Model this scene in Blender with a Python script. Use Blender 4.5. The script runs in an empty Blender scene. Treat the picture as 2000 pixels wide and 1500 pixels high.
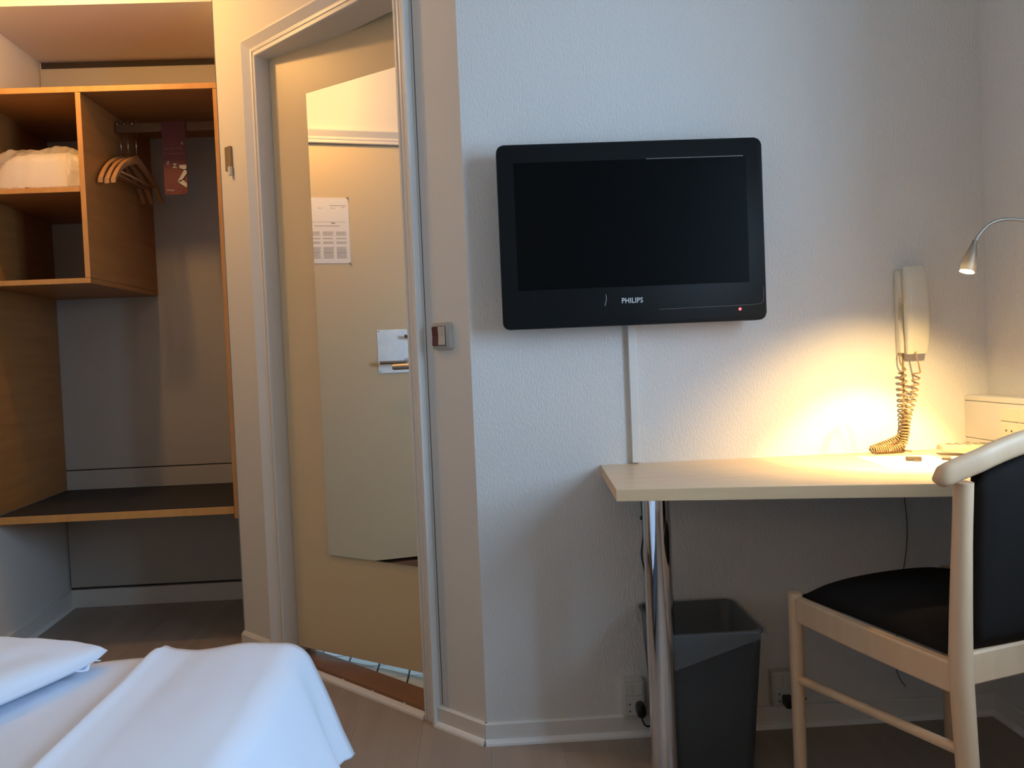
import bpy, bmesh, math, random
from mathutils import Vector, Matrix, noise
random.seed(7)
PI = math.pi
S = bpy.context.scene
C = S.collection

# ------------------------------------------------------------------ camera, world, lights, exposure
cam_d = bpy.data.cameras.new('camera')
cam = bpy.data.objects.new('camera', cam_d)
C.objects.link(cam)
S.camera = cam
cam_d.sensor_width = 36.0
cam_d.lens = 1618.0 / 2000.0 * 36.0
cam_d.clip_start = 0.02


def cam_basis(yaw, pitch, roll):
    f = Vector((math.sin(yaw), math.cos(yaw), 0)); r = Vector((math.cos(yaw), -math.sin(yaw), 0)); u = Vector((0, 0, 1))
    f2 = f * math.cos(pitch) + u * math.sin(pitch)
    u2 = u * math.cos(pitch) - f * math.sin(pitch)
    r3 = r * math.cos(roll) + u2 * math.sin(roll)
    u3 = u2 * math.cos(roll) - r * math.sin(roll)
    return r3, u3, f2


_r, _u, _f = cam_basis(math.radians(2.27), math.radians(-1.74), math.radians(-2.41))
M = Matrix.Identity(4)
for i in range(3):
    M[i][0] = _r[i]; M[i][1] = _u[i]; M[i][2] = -_f[i]
M[2][3] = 1.03
cam.matrix_world = M

W = bpy.data.worlds.new('daylight')
S.world = W
W.use_nodes = True
_bg = W.node_tree.nodes['Background']
_bg.inputs[0].default_value = (0.44, 0.69, 1.0, 1)
_bg.inputs[1].default_value = 23.5

S.view_settings.view_transform = 'Standard'
S.view_settings.look = 'None'
S.view_settings.gamma = 1.0
S.view_settings.use_curve_mapping = False
S.view_settings.exposure = 0.0
S.cycles.use_denoising = True
S.cycles.max_bounces = 10
S.cycles.diffuse_bounces = 6
S.cycles.sample_clamp_indirect = 4.0
S.cycles.caustics_reflective = False
S.cycles.caustics_refractive = False

CEILING_LAMP_W = 19.5
WARM_FILL_W = 3.6
DESK_LAMP_W = 62.0
DESK_SPILL_W = 38.0
WIN_Y0, WIN_Y1, WIN_Z0, WIN_Z1 = 0.32, 1.20, 0.90, 2.02

# portal: tells the renderer where the window opening is (adds no light of its own)
_pd = bpy.data.lights.new('window_portal', 'AREA')
_pd.shape = 'RECTANGLE'
_pd.size = WIN_Y1 - WIN_Y0
_pd.size_y = WIN_Z1 - WIN_Z0
_pd.cycles.is_portal = True
_po = bpy.data.objects.new('window_portal', _pd)
C.objects.link(_po)
_po.matrix_world = Matrix(((0, 0, 1, 1.52), (1, 0, 0, (WIN_Y0 + WIN_Y1) / 2), (0, 1, 0, (WIN_Z0 + WIN_Z1) / 2), (0, 0, 0, 1)))


# ------------------------------------------------------------------ materials
def mat(name, col, rough=0.5, metal=0.0, bump=None, var=None, spec=0.5, emit=None, coat=0.0):
    """bump=(scale xyz, strength, distance); var=(scale xyz, second colour, detail)"""
    m = bpy.data.materials.new(name)
    m.use_nodes = True
    nt = m.node_tree
    b = nt.nodes['Principled BSDF']
    b.inputs['Base Color'].default_value = (*col, 1)
    b.inputs['Roughness'].default_value = rough
    b.inputs['Metallic'].default_value = metal
    b.inputs['Specular IOR Level'].default_value = spec
    b.inputs['Coat Weight'].default_value = coat
    if emit:
        b.inputs['Emission Color'].default_value = (*emit[0], 1)
        b.inputs['Emission Strength'].default_value = emit[1]
    tc = None

    def tex(scale, detail, rough_=0.5):
        nonlocal tc
        if tc is None:
            tc = nt.nodes.new('ShaderNodeTexCoord')
        mp = nt.nodes.new('ShaderNodeMapping')
        mp.inputs['Scale'].default_value = scale
        nt.links.new(tc.outputs['Object'], mp.inputs['Vector'])
        n = nt.nodes.new('ShaderNodeTexNoise')
        n.inputs['Scale'].default_value = 1.0
        n.inputs['Detail'].default_value = detail
        n.inputs['Roughness'].default_value = rough_
        nt.links.new(mp.outputs['Vector'], n.inputs['Vector'])
        return n
    if var:
        n = tex(var[0], var[2] if len(var) > 2 else 4)
        r = nt.nodes.new('ShaderNodeValToRGB')
        r.color_ramp.elements[0].position = 0.32
        r.color_ramp.elements[1].position = 0.68
        r.color_ramp.elements[0].color = (*col, 1)
        r.color_ramp.elements[1].color = (*var[1], 1)
        nt.links.new(n.outputs['Fac'], r.inputs['Fac'])
        nt.links.new(r.outputs['Color'], b.inputs['Base Color'])
    if bump:
        n = tex(bump[0], 3)
        bp = nt.nodes.new('ShaderNodeBump')
        bp.inputs['Strength'].default_value = bump[1]
        bp.inputs['Distance'].default_value = bump[2]
        nt.links.new(n.outputs['Fac'], bp.inputs['Height'])
        nt.links.new(bp.outputs['Normal'], b.inputs['Normal'])
    return m


def film_mat(name, col, alpha, rough):
    m = bpy.data.materials.new(name)
    m.use_nodes = True
    nt = m.node_tree
    b = nt.nodes['Principled BSDF']
    b.inputs['Base Color'].default_value = (*col, 1)
    b.inputs['Roughness'].default_value = rough
    b.inputs['Alpha'].default_value = alpha
    return m


WALL = mat('wall_paint_textured', (0.70, 0.68, 0.645), 0.75, bump=((210, 210, 85), 0.55, 0.004), spec=0.25)
WALLS = mat('wall_paint_smooth', (0.70, 0.68, 0.63), 0.7, bump=((160, 160, 160), 0.12, 0.002), spec=0.25)
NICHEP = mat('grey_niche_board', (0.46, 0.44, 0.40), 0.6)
TRIM = mat('white_gloss_trim', (0.72, 0.70, 0.655), 0.38)
CEIL = mat('ceiling_paint', (0.76, 0.72, 0.66), 0.8)
FILLER = mat('painted_filler', (0.60, 0.60, 0.58), 0.6)
DARKGAP = mat('dark_gap', (0.05, 0.042, 0.035), 0.9)
LEAF = mat('cream_door_laminate', (0.66, 0.54, 0.345), 0.42)
WOOD = mat('cabinet_beech', (0.32, 0.145, 0.038), 0.45, var=((3, 3, 40), (0.385, 0.18, 0.052), 3))
WOODH = mat('cabinet_beech_horizontal', (0.32, 0.145, 0.038), 0.45, var=((3, 40, 40), (0.385, 0.18, 0.052), 3))
DESKM = mat('desk_maple_laminate', (0.71, 0.505, 0.31), 0.34, var=((2.5, 30, 30), (0.76, 0.555, 0.355), 3))
BEECH = mat('chair_beech', (0.64, 0.42, 0.245), 0.5, var=((30, 30, 4), (0.70, 0.475, 0.29), 3))
FABRIC = mat('black_upholstery', (0.016, 0.0130, 0.0112), 0.9, bump=((900, 900, 900), 0.25, 0.001), spec=0.12)
FELT = mat('black_laminate', (0.018, 0.018, 0.018), 0.6)
EDGE = mat('cabinet_edge_band_lamplit', (0.54, 0.255, 0.068), 0.45, var=((40, 40, 6), (0.60, 0.30, 0.09), 3))
CHROME = mat('chrome', (0.72, 0.72, 0.74), 0.05, 1.0)
STEEL = mat('brushed_steel', (0.86, 0.90, 0.92), 0.42, 0.45, var=((20, 20, 20), (0.74, 0.79, 0.82), 5))
NICKEL = mat('satin_nickel', (0.46, 0.43, 0.40), 0.38, 0.9)
LAMPM = mat('satin_lamp_metal', (0.40, 0.355, 0.30), 0.48, 0.85)
TVP = mat('television_black_plastic', (0.008, 0.010, 0.011), 0.42, spec=0.11)
TVS = mat('television_screen', (0.0015, 0.0025, 0.003), 0.36, spec=0.07)
LOGO = mat('silver_logo', (0.62, 0.63, 0.64), 0.4)
LED = mat('red_standby_light', (0.4, 0.03, 0.04), 0.4, emit=((1.0, 0.12, 0.14), 2.2))
GREYLINE = mat('grey_seam', (0.10, 0.10, 0.10), 0.35)
IVORY = mat('ivory_plastic', (0.70, 0.66, 0.54), 0.22)
SOCKM = mat('white_socket_plastic', (0.62, 0.61, 0.57), 0.35)
SWF = mat('greyed_switch_plastic', (0.40, 0.385, 0.35), 0.4)
RED = mat('dark_red_rocker', (0.085, 0.022, 0.024), 0.35)
CREAM = mat('cream_rocker', (0.54, 0.48, 0.41), 0.35)
BLACKP = mat('black_plastic', (0.012, 0.012, 0.012), 0.4)
CORDM = mat('beige_cord', (0.27, 0.18, 0.085), 0.5)
BIN = mat('dark_grey_bin_plastic', (0.042, 0.046, 0.049), 0.5)
LINER = film_mat('translucent_bin_liner', (0.42, 0.44, 0.45), 0.16, 0.3)
POLY = film_mat('clear_poly_bag', (0.80, 0.72, 0.62), 0.40, 0.20)
CLEARF = film_mat('clear_film', (0.80, 0.66, 0.40), 0.16, 0.2)
LINEN = mat('white_bed_linen', (0.78, 0.83, 0.92), 0.85, bump=((500, 500, 500), 0.08, 0.001), spec=0.2)
BLANKET = mat('spare_pillow_cotton', (0.80, 0.76, 0.70), 0.85)
PAPER = mat('white_paper', (0.86, 0.86, 0.85), 0.7)
INK = mat('grey_print', (0.30, 0.28, 0.27), 0.8)
SIGNRED = mat('dark_red_card', (0.105, 0.016, 0.020), 0.6)
SIGNTXT = mat('red_card_lettering', (0.33, 0.13, 0.12), 0.6)
SIGNWHT = mat('white_card_lettering', (0.42, 0.41, 0.39), 0.6)
MIRROR = mat('mirror_silver', (0.94, 0.95, 0.93), 0.0, 1.0)
PLANKM = mat('laminate_floor', (0.30, 0.235, 0.185), 0.36, var=((22, 1.6, 8), (0.345, 0.275, 0.22), 4))
SUBF = mat('floor_underlay', (0.10, 0.075, 0.055), 0.8)
THRESH = mat('brown_threshold', (0.20, 0.095, 0.045), 0.45, var=((6, 6, 40), (0.25, 0.12, 0.06), 3))
TILEM = mat('pale_blue_floor_tile', (0.70, 0.76, 0.78), 0.3)
GROUT = mat('dark_grout', (0.06, 0.065, 0.07), 0.9)
BEDB = mat('bed_base_fabric', (0.10, 0.10, 0.11), 0.9)
REMO = mat('grey_remote_plastic', (0.36, 0.30, 0.22), 0.4)
BTN = mat('remote_buttons', (0.16, 0.15, 0.13), 0.5)
OPAL = mat('opal_glass', (0.9, 0.8, 0.6), 0.3, emit=((1.0, 0.60, 0.26), 6.0))
BULB = mat('lamp_bulb', (1, 0.9, 0.7), 0.3, emit=((1.0, 0.84, 0.52), 60.0))


def glass_mat():
    m = bpy.data.materials.new('window_glass'); m.use_nodes = True
    nt = m.node_tree; nt.nodes.clear()
    o = nt.nodes.new('ShaderNodeOutputMaterial'); x = nt.nodes.new('ShaderNodeMixShader')
    t = nt.nodes.new('ShaderNodeBsdfTransparent'); g = nt.nodes.new('ShaderNodeBsdfGlossy')
    g.inputs['Roughness'].default_value = 0.02
    x.inputs[0].default_value = 0.06
    nt.links.new(t.outputs[0], x.inputs[1]); nt.links.new(g.outputs[0], x.inputs[2]); nt.links.new(x.outputs[0], o.inputs[0])
    return m


GLASS = glass_mat()

# ------------------------------------------------------------------ mesh helpers
I4 = Matrix.Identity(4)


def frame(o, x, y, z=(0, 0, 1)):
    m = Matrix.Identity(4)
    for i in range(3):
        m[i][0] = x[i]; m[i][1] = y[i]; m[i][2] = z[i]; m[i][3] = o[i]
    return m


def box(bm, lo, hi, F=I4, bevel=0.0, seg=2):
    vs = []
    for z in (lo[2], hi[2]):
        for x, y in ((lo[0], lo[1]), (hi[0], lo[1]), (hi[0], hi[1]), (lo[0], hi[1])):
            vs.append(bm.verts.new(F @ Vector((x, y, z))))
    fs = [bm.faces.new([vs[i] for i in q]) for q in ((0, 3, 2, 1), (4, 5, 6, 7), (0, 1, 5, 4), (1, 2, 6, 5), (2, 3, 7, 6), (3, 0, 4, 7))]
    if bevel > 0:
        es = list({e for f in fs for e in f.edges})
        bmesh.ops.bevel(bm, geom=es, offset=bevel, segments=seg, profile=0.5, affect='EDGES')
    return bm


def prism(bm, poly, a, b, F=I4, axis=2, bevel=0.0, seg=2):
    """extrude a 2D polygon along axis (0,1,2) from a to b"""
    def P(p, h):
        if axis == 2: v = (p[0], p[1], h)
        elif axis == 1: v = (p[0], h, p[1])
        else: v = (h, p[0], p[1])
        return F @ Vector(v)
    lo = [bm.verts.new(P(p, a)) for p in poly]
    hi = [bm.verts.new(P(p, b)) for p in poly]
    n = len(poly)
    fs = [bm.faces.new(lo[::-1]), bm.faces.new(hi)]
    cap_e = list({e for f in fs for e in f.edges})
    for i in range(n):
        fs.append(bm.faces.new((lo[i], lo[(i + 1) % n], hi[(i + 1) % n], hi[i])))
    if bevel > 0:
        bmesh.ops.bevel(bm, geom=cap_e, offset=bevel, segments=seg, profile=0.5, affect='EDGES')
    return bm


def rrect(x0, y0, x1, y1, r, n=5):
    out = []
    for cx, cy, a0 in ((x1 - r, y1 - r, 0), (x0 + r, y1 - r, PI / 2), (x0 + r, y0 + r, PI), (x1 - r, y0 + r, 1.5 * PI)):
        for k in range(n + 1):
            a = a0 + PI / 2 * k / n
            out.append((cx + r * math.cos(a), cy + r * math.sin(a)))
    return out


def tube(bm, pts, rad, n=10, sx=1.0, cap=True, up=None):
    """sweep a circle (or ellipse, sx = width factor) along points; rad may be a list"""
    pts = [Vector(p) for p in pts]
    N = len(pts)
    if not hasattr(rad, '__len__'): rad = [rad] * N
    t0 = (pts[1] - pts[0]).normalized()
    ref = Vector(up) if up else (Vector((0, 0, 1)) if abs(t0.z) < 0.9 else Vector((1, 0, 0)))
    nx = t0.cross(ref).normalized()
    rings = []
    for i in range(N):
        t = (pts[min(i + 1, N - 1)] - pts[max(i - 1, 0)]).normalized()
        if up:
            nx = t.cross(ref).normalized()
        else:
            nx = (nx - t * nx.dot(t)).normalized()
        ny = nx.cross(t)
        rings.append([bm.verts.new(pts[i] + nx * (rad[i] * sx * math.cos(2 * PI * k / n)) + ny * (rad[i] * math.sin(2 * PI * k / n))) for k in range(n)])
    for i in range(N - 1):
        for k in range(n):
            bm.faces.new((rings[i][k], rings[i][(k + 1) % n], rings[i + 1][(k + 1) % n], rings[i + 1][k]))
    if cap:
        bm.faces.new(rings[0][::-1]); bm.faces.new(rings[-1])
    return bm


def catmull(pts, sub=6):
    P = [Vector(p) for p in pts]
    P = [P[0] * 2 - P[1]] + P + [P[-1] * 2 - P[-2]]
    out = []
    for i in range(1, len(P) - 2):
        for k in range(sub):
            t = k / sub
            a, b, c, d = P[i - 1], P[i], P[i + 1], P[i + 2]
            out.append(0.5 * ((2 * b) + (c - a) * t + (2 * a - 5 * b + 4 * c - d) * t * t + (3 * b - a - 3 * c + d) * t ** 3))
    out.append(P[-2])
    return out


def grid(bm, rows):
    vs = [[bm.verts.new(p) for p in r] for r in rows]
    for i in range(len(vs) - 1):
        for j in range(len(vs[0]) - 1):
            bm.faces.new((vs[i][j], vs[i][j + 1], vs[i + 1][j + 1], vs[i + 1][j]))
    return bm


def B():
    return bmesh.new()


def root_of(o):
    while o.parent: o = o.parent
    return o


def obj(name, bm, m, parent=None, smooth=False, loc=None, label=None, auto=None):
    """link a bmesh given in world coordinates as one object; below a thing it is stored in the thing's own frame"""
    bmesh.ops.recalc_face_normals(bm, faces=bm.faces)
    me = bpy.data.meshes.new(name)
    if parent is not None:
        inv = root_of(parent).matrix_basis.inverted()
        bm.transform(inv)
    elif loc is not None:
        bm.transform(Matrix.Translation(-Vector(loc)))
    bm.to_mesh(me); bm.free()
    if smooth:
        for p in me.polygons: p.use_smooth = True
    if auto is not None:
        for p in me.polygons: p.use_smooth = True
        me.set_sharp_from_angle(angle=math.radians(auto))
    me.materials.append(m)
    o = bpy.data.objects.new(name, me)
    C.objects.link(o)
    if parent is not None: o.parent = parent
    elif loc is not None: o.location = loc
    if label: o['label'] = label
    return o


def tag(o, label, cat, group=None):
    o['label'] = label; o['category'] = cat
    if group: o['group'] = group
    return o


def thing(name, label, cat, loc, group=None):
    o = bpy.data.objects.new(name, None)
    C.objects.link(o)
    o.empty_display_size = 0.05
    o.location = loc
    tag(o, label, cat, group)
    return o


def struct(name, bm, m, **k):
    o = obj(name, bm, m, **k)
    if o.parent is None: o['kind'] = 'structure'
    return o


def struct_root(name, loc):
    o = bpy.data.objects.new(name, None); C.objects.link(o); o.location = loc; o['kind'] = 'structure'
    o.empty_display_size = 0.05
    return o


def text_bm(body, size, o, right, up, extrude=0.0006, bold=0.0, align='LEFT', fit=None):
    cu = bpy.data.curves.new('txt', 'FONT')
    cu.body = body; cu.size = size; cu.extrude = extrude; cu.offset = bold; cu.align_x = align
    cu.resolution_u = 3; cu.space_character = 1.06
    to = bpy.data.objects.new('txt', cu)
    C.objects.link(to)
    dg = bpy.context.evaluated_depsgraph_get()
    me = bpy.data.meshes.new_from_object(to.evaluated_get(dg))
    bm = B(); bm.from_mesh(me)
    bpy.data.objects.remove(to); bpy.data.curves.remove(cu); bpy.data.meshes.remove(me)
    if fit:
        xs = [v.co.x for v in bm.verts]; w = max(xs) - min(xs); x0 = min(xs)
        for v in bm.verts: v.co.x = (v.co.x - x0) * fit / w
    right = Vector(right).normalized(); up = Vector(up).normalized()
    bm.transform(frame(o, right, up, right.cross(up)))
    return bm


# ------------------------------------------------------------------ room geometry
D = 2.204                                  # television wall
XR = 1.385                                 # right wall
YB = 3.774                                 # back of the wardrobe niche
C0 = (-0.019, D, 0)
q = math.sqrt(0.5)
FD = frame(C0, (-q, q, 0), (-q, -q, 0))     # diagonal door wall: x = along the wall, y = into the room
XLB = -1.872
_l = math.hypot(0.098, 1)
FW = frame((XLB, YB, 0), (0.098 / _l, -1 / _l, 0), (1 / _l, 0.098 / _l, 0))   # left wall: x = towards the viewer


def XL(y): return XLB + (YB - y) * 0.098


CEIL_Z = 2.6
# floor
b = B(); box(b, (-2.1, -1.8, -0.12), (1.75, 4.0, -0.009)); floor = struct('floor', b, SUBF)
pw = 0.192
k = 0
x = -1.93
while x < 1.42:
    y = -0.2 + (0.43 * k) % 1.2
    ys = [-1.62] + [v for v in (y - 1.2, y, y + 1.2, y + 2.4, y + 3.6) if -1.5 < v < 3.7] + [3.78]
    for y0, y1 in zip(ys[:-1], ys[1:]):
        if y0 >= 2.2 and x > -0.25: continue
        if x + pw > 0.0 and y1 > 2.22: y1 = 2.22
        b = B(); box(b, (x + 0.0002, y0 + 0.0002, -0.008), (x + pw - 0.0002, y1 - 0.0002, 0.0), bevel=0.0003, seg=1)
        obj('plank', b, PLANKM, parent=floor)
    x += pw; k += 1

# ceiling
b = B(); box(b, (-2.1, -1.8, CEIL_Z), (1.75, 4.0, CEIL_Z + 0.1)); struct('ceiling', b, CEIL)
# niche ceiling (a lowered, slightly rising soffit with its front face)
b = B()
prism(b, [(3.135, 2.392), (YB + 0.02, 2.42), (YB + 0.02, CEIL_Z), (3.135, CEIL_Z)], -1.95, -0.90, axis=0)
struct('ceiling_niche', b, CEIL)

# television wall
b = B(); box(b, (C0[0], D, 0), (XR + 0.2, D + 0.1, CEIL_Z)); struct('wall_back', b, WALL)
# right wall with window opening
b = B()
X1 = XR + 0.2
box(b, (XR, WIN_Y1, 0), (X1, D + 0.1, CEIL_Z)); box(b, (XR, -1.7, 0), (X1, WIN_Y0, CEIL_Z))
box(b, (XR, WIN_Y0, 0), (X1, WIN_Y1, WIN_Z0)); box(b, (XR, WIN_Y0, WIN_Z1), (X1, WIN_Y1, CEIL_Z))
struct('wall_right', b, WALL)
# window
wn = struct_root('window_1', (XR + 0.1, (WIN_Y0 + WIN_Y1) / 2, WIN_Z0))
b = B(); t = 0.06
ym = (WIN_Y0 + WIN_Y1) / 2
for (y0, y1, z0, z1) in ((WIN_Y0, WIN_Y1, WIN_Z0, WIN_Z0 + t), (WIN_Y0, WIN_Y1, WIN_Z1 - t, WIN_Z1), (WIN_Y0, WIN_Y0 + t, WIN_Z0 + t, WIN_Z1 - t), (WIN_Y1 - t, WIN_Y1, WIN_Z0 + t, WIN_Z1 - t), (ym - t / 2, ym + t / 2, WIN_Z0 + t, WIN_Z1 - t)):
    box(b, (XR + 0.06, y0, z0), (XR + 0.12, y1, z1))
obj('window_frame', b, TRIM, parent=wn)
for y0, y1 in ((WIN_Y0 + t, ym - t / 2), (ym + t / 2, WIN_Y1 - t)):
    b = B(); box(b, (XR + 0.088, y0, WIN_Z0 + t), (XR + 0.092, y1, WIN_Z1 - t)); obj('pane', b, GLASS, parent=wn)
b = B(); box(b, (XR - 0.05, WIN_Y0 - 0.03, WIN_Z0 - 0.025), (XR + 0.06, WIN_Y1 + 0.03, WIN_Z0), bevel=0.004); obj('window_sill', b, TRIM, parent=wn)
# rear wall
b = B(); box(b, (-1.75, -1.7, 0), (X1, -1.6, CEIL_Z)); struct('wall_rear', b, WALLS)
# left wall with entrance door opening (local x: 1.12..2.02)
E0, E1, EH = 1.10, 2.02, 2.11
b = B()
box(b, (-0.05, -0.12, 0), (E0, 0, CEIL_Z), FW); box(b, (E1, -0.12, 0), (5.45, 0, CEIL_Z), FW); box(b, (E0, -0.12, EH), (E1, 0, CEIL_Z), FW)
struct('wall_left', b, WALLS)
b = B(); box(b, (0.7, -0.62, 0), (2.4, -0.55, CEIL_Z), FW); box(b, (0.7, -0.55, 0), (0.76, -0.12, CEIL_Z), FW); box(b, (2.34, -0.55, 0), (2.4, -0.12, CEIL_Z), FW); box(b, (0.7, -0.62, CEIL_Z), (2.4, -0.1, CEIL_Z + 0.05), FW); box(b, (0.7, -0.62, -0.06), (2.4, -0.10, -0.01), FW)
struct('wall_corridor', b, WALLS)
# diagonal wall with bathroom door opening
DO0, DO1, DH = 0.243, 0.982, 2.105
DT = 0.10
b = B()
box(b, (0, -DT, 0), (DO0, 0, CEIL_Z), FD); box(b, (DO1, -DT, 0), (1.258, 0, CEIL_Z), FD); box(b, (DO0, -DT, DH), (DO1, 0, CEIL_Z), FD)
struct('wall_diagonal', b, WALLS)
# niche back wall and right side
b = B(); box(b, (-2.0, YB, 0), (-0.80, YB + 0.1, CEIL_Z)); struct('wall_niche', b, WALLS)
b = B(); prism(b, [(-0.914, 3.10), (-0.86, 3.17), (-0.86, YB + 0.02), (-0.914, YB + 0.02)], 0, CEIL_Z); struct('wall_niche_right', b, WALLS)
# niche back panels (trim boards with dark joints)
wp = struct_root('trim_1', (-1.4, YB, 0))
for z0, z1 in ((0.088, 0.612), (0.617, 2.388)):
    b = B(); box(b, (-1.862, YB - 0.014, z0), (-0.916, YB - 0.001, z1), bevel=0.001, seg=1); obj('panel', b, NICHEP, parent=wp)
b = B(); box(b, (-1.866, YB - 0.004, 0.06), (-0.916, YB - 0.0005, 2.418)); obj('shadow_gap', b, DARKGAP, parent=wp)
# bathroom shell
b = B()
box(b, (-0.86, 3.95, 0), (1.5, 4.0, CEIL_Z)); box(b, (1.5, D + 0.1, 0), (1.55, 4.0, CEIL_Z))
struct('wall_bathroom', b, WALLS)
b = B(); prism(b, [(-0.80, 3.125), (0.02, 2.305), (1.5, D + 0.1), (1.5, 3.95), (-0.86, 3.95)], -0.008, 0.012)
bf = struct('floor_bathroom', b, GROUT)
ts = 0.108
for i in range(-9, 3):
    for j in range(0, 12):
        x0 = -0.269 + i * ts; y0 = 2.34 + j * ts
        cx, cy = x0 + ts / 2, y0 + ts / 2
        dn = ((cx - C0[0]) + (cy - C0[1])) * q       # depth behind the diagonal wall plane
        sx = (-(cx - C0[0]) + (cy - C0[1])) * q
        if dn < 0.03 or dn > 0.75 or sx < 0.1 or sx > 1.1: continue
        b = B(); box(b, (x0 + 0.003, y0 + 0.003, 0.012), (x0 + ts - 0.003, y0 + ts - 0.003, 0.020), bevel=0.0012, seg=1)
        obj('tile', b, TILEM, parent=bf)

bl = thing('bathroom_fill_lamp', 'added unseen fill lamp on the bathroom ceiling behind the half-open door', 'lamp', (0.15, 3.2, CEIL_Z))  # out of view; lamp and spot added to brighten the floor tiles
b = B(); tube(b, [(0.15, 3.2, CEIL_Z), (0.15, 3.2, CEIL_Z - 0.03)], 0.09, 28); obj('lamp_base', b, TRIM, parent=bl, auto=40)
b = B(); tube(b, [(0.15, 3.2, CEIL_Z - 0.03), (0.15, 3.2, CEIL_Z - 0.06), (0.15, 3.2, CEIL_Z - 0.075)], [0.085, 0.075, 0.03], 28); obj('lamp_glass', b, mat('bathroom_fill_glass', (0.9, 0.9, 0.9), 0.4, emit=((0.62, 0.80, 1.0), 2.0)), parent=bl, auto=60)

ld = bpy.data.lights.new('tile_fill_spot', 'SPOT'); ld.energy = 75.0; ld.color = (0.55, 0.78, 1.0); ld.spot_size = math.radians(95); ld.spot_blend = 0.4; ld.shadow_soft_size = 0.05
lo = bpy.data.objects.new('tile_fill_spot', ld); C.objects.link(lo); lo.parent = bl; lo.location = (0, 0, -0.09)

# baseboards with quarter rounds
def skirt(name, F, a, b_, h=0.056, t=0.012, quarter=True):
    bm = B(); prism(bm, [(0, 0), (t, 0), (t, h - 0.003), (t - 0.003, h), (0, h)], a, b_, F=F @ Matrix(((0, 0, 1, 0), (1, 0, 0, 0), (0, 1, 0, 0), (0, 0, 0, 1))) if False else F, axis=0)
    o = struct(name, bm, TRIM)
    if quarter:
        bm = B(); prism(bm, [(t, 0), (t + 0.013, 0), (t + 0.012, 0.006), (t + 0.008, 0.012), (t, 0.014)], a, b_, F=F, axis=0)
        obj('quarter_round', bm, SKQ, parent=o)
    return o


SKQ = mat('quarter_round_white', (0.80, 0.79, 0.76), 0.4)
FB = frame((C0[0], D, 0), (1, 0, 0), (0, -1, 0))
skirt('baseboard_back', FB, -0.004, XR - C0[0])
skirt('baseboard_diagonal', FD, -0.004, 0.186)
FR = frame((XR, D, 0), (0, -1, 0), (-1, 0, 0))
skirt('baseboard_right', FR, 0.012, 3.7)
skirt('baseboard_left', FW, 0.0, E0 - 0.065, h=0.075, t=0.014)
FN = frame((-1.86, YB, 0), (1, 0, 0), (0, -1, 0))
skirt('baseboard_niche', FN, 0.0, 0.944, h=0.078, t=0.024, quarter=False)
# short rounded skirting on the left pier of the diagonal wall
bm = B(); prism(bm, [(0, 0), (0.012, 0), (0.012, 0.05), (0, 0.062)], 1.047, 1.266, F=FD, axis=0); struct('baseboard_pier', bm, TRIM)

# ------------------------------------------------------------------ bathroom door: casing, threshold, leaf
def casing(bm, F, a, b_, h, w=0.062, sill=0.0):
    """stepped casing round an opening a..b_ (local x), head at h; profile: u = distance from the opening, v = off the wall"""
    prof = [(0, 0), (0, 0.006), (0.002, 0.008), (0.009, 0.008), (0.011, 0.004), (0.016, 0.004), (0.018, 0.008), (0.025, 0.009), (0.027, 0.007), (0.030, 0.007), (w - 0.006, 0.024), (w, 0.024), (w, 0)]
    rows = []
    for u, v in prof:
        rows.append([F @ Vector(p) for p in ((a - u, v, sill), (a - u, v, h + u), (b_ + u, v, h + u), (b_ + u, v, sill))])
    grid(bm, rows)


dframe = struct_root('trim_2', FD @ Vector((0.61, 0, 0)))
b = B(); casing(b, FD, DO0 + 0.004, DO1, DH - 0.005); obj('door_casing', b, TRIM, parent=dframe)
b = B()
box(b, (DO1 - 0.001, -DT - 0.01, 0), (DO1 + 0.012, 0.001, DH), FD); box(b, (DO0 - 0.012, -DT - 0.01, 0), (DO0 + 0.004, 0.001, DH), FD); box(b, (DO0 - 0.012, -DT - 0.01, DH - 0.006), (DO1 + 0.012, 0.001, DH + 0.012), FD)
obj('door_lining', b, TRIM, parent=dframe)
b = B(); box(b, (DO1 - 0.012, -DT - 0.012, 0.02), (DO1, -0.092, DH - 0.006), FD)
obj('door_stop', b, TRIM, parent=dframe)
b = B(); box(b, (0.1715, 0.0, 0.06), (0.1745, 0.0012, CEIL_Z), FD); obj('dark_crack', b, DARKGAP, parent=dframe)
b = B(); box(b, (0.146, 0.0, 0.058), (0.1715, 0.0010, CEIL_Z), FD); box(b, (0.1745, 0.0, 0.058), (0.184, 0.0010, CEIL_Z), FD); obj('filler_strip', b, FILLER, parent=dframe)
# threshold
b = B(); box(b, (DO0 + 0.004, -0.100, 0.0), (DO1 - 0.001, -0.004, 0.026), FD, bevel=0.002); struct('trim_3', b, THRESH)
b = B(); prism(b, [(-0.004, 0), (0.014, 0), (0.013, 0.007), (0.008, 0.013), (-0.004, 0.016)], DO0 + 0.006, DO1, F=FD, axis=0); struct('trim_4', b, SKQ)

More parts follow.
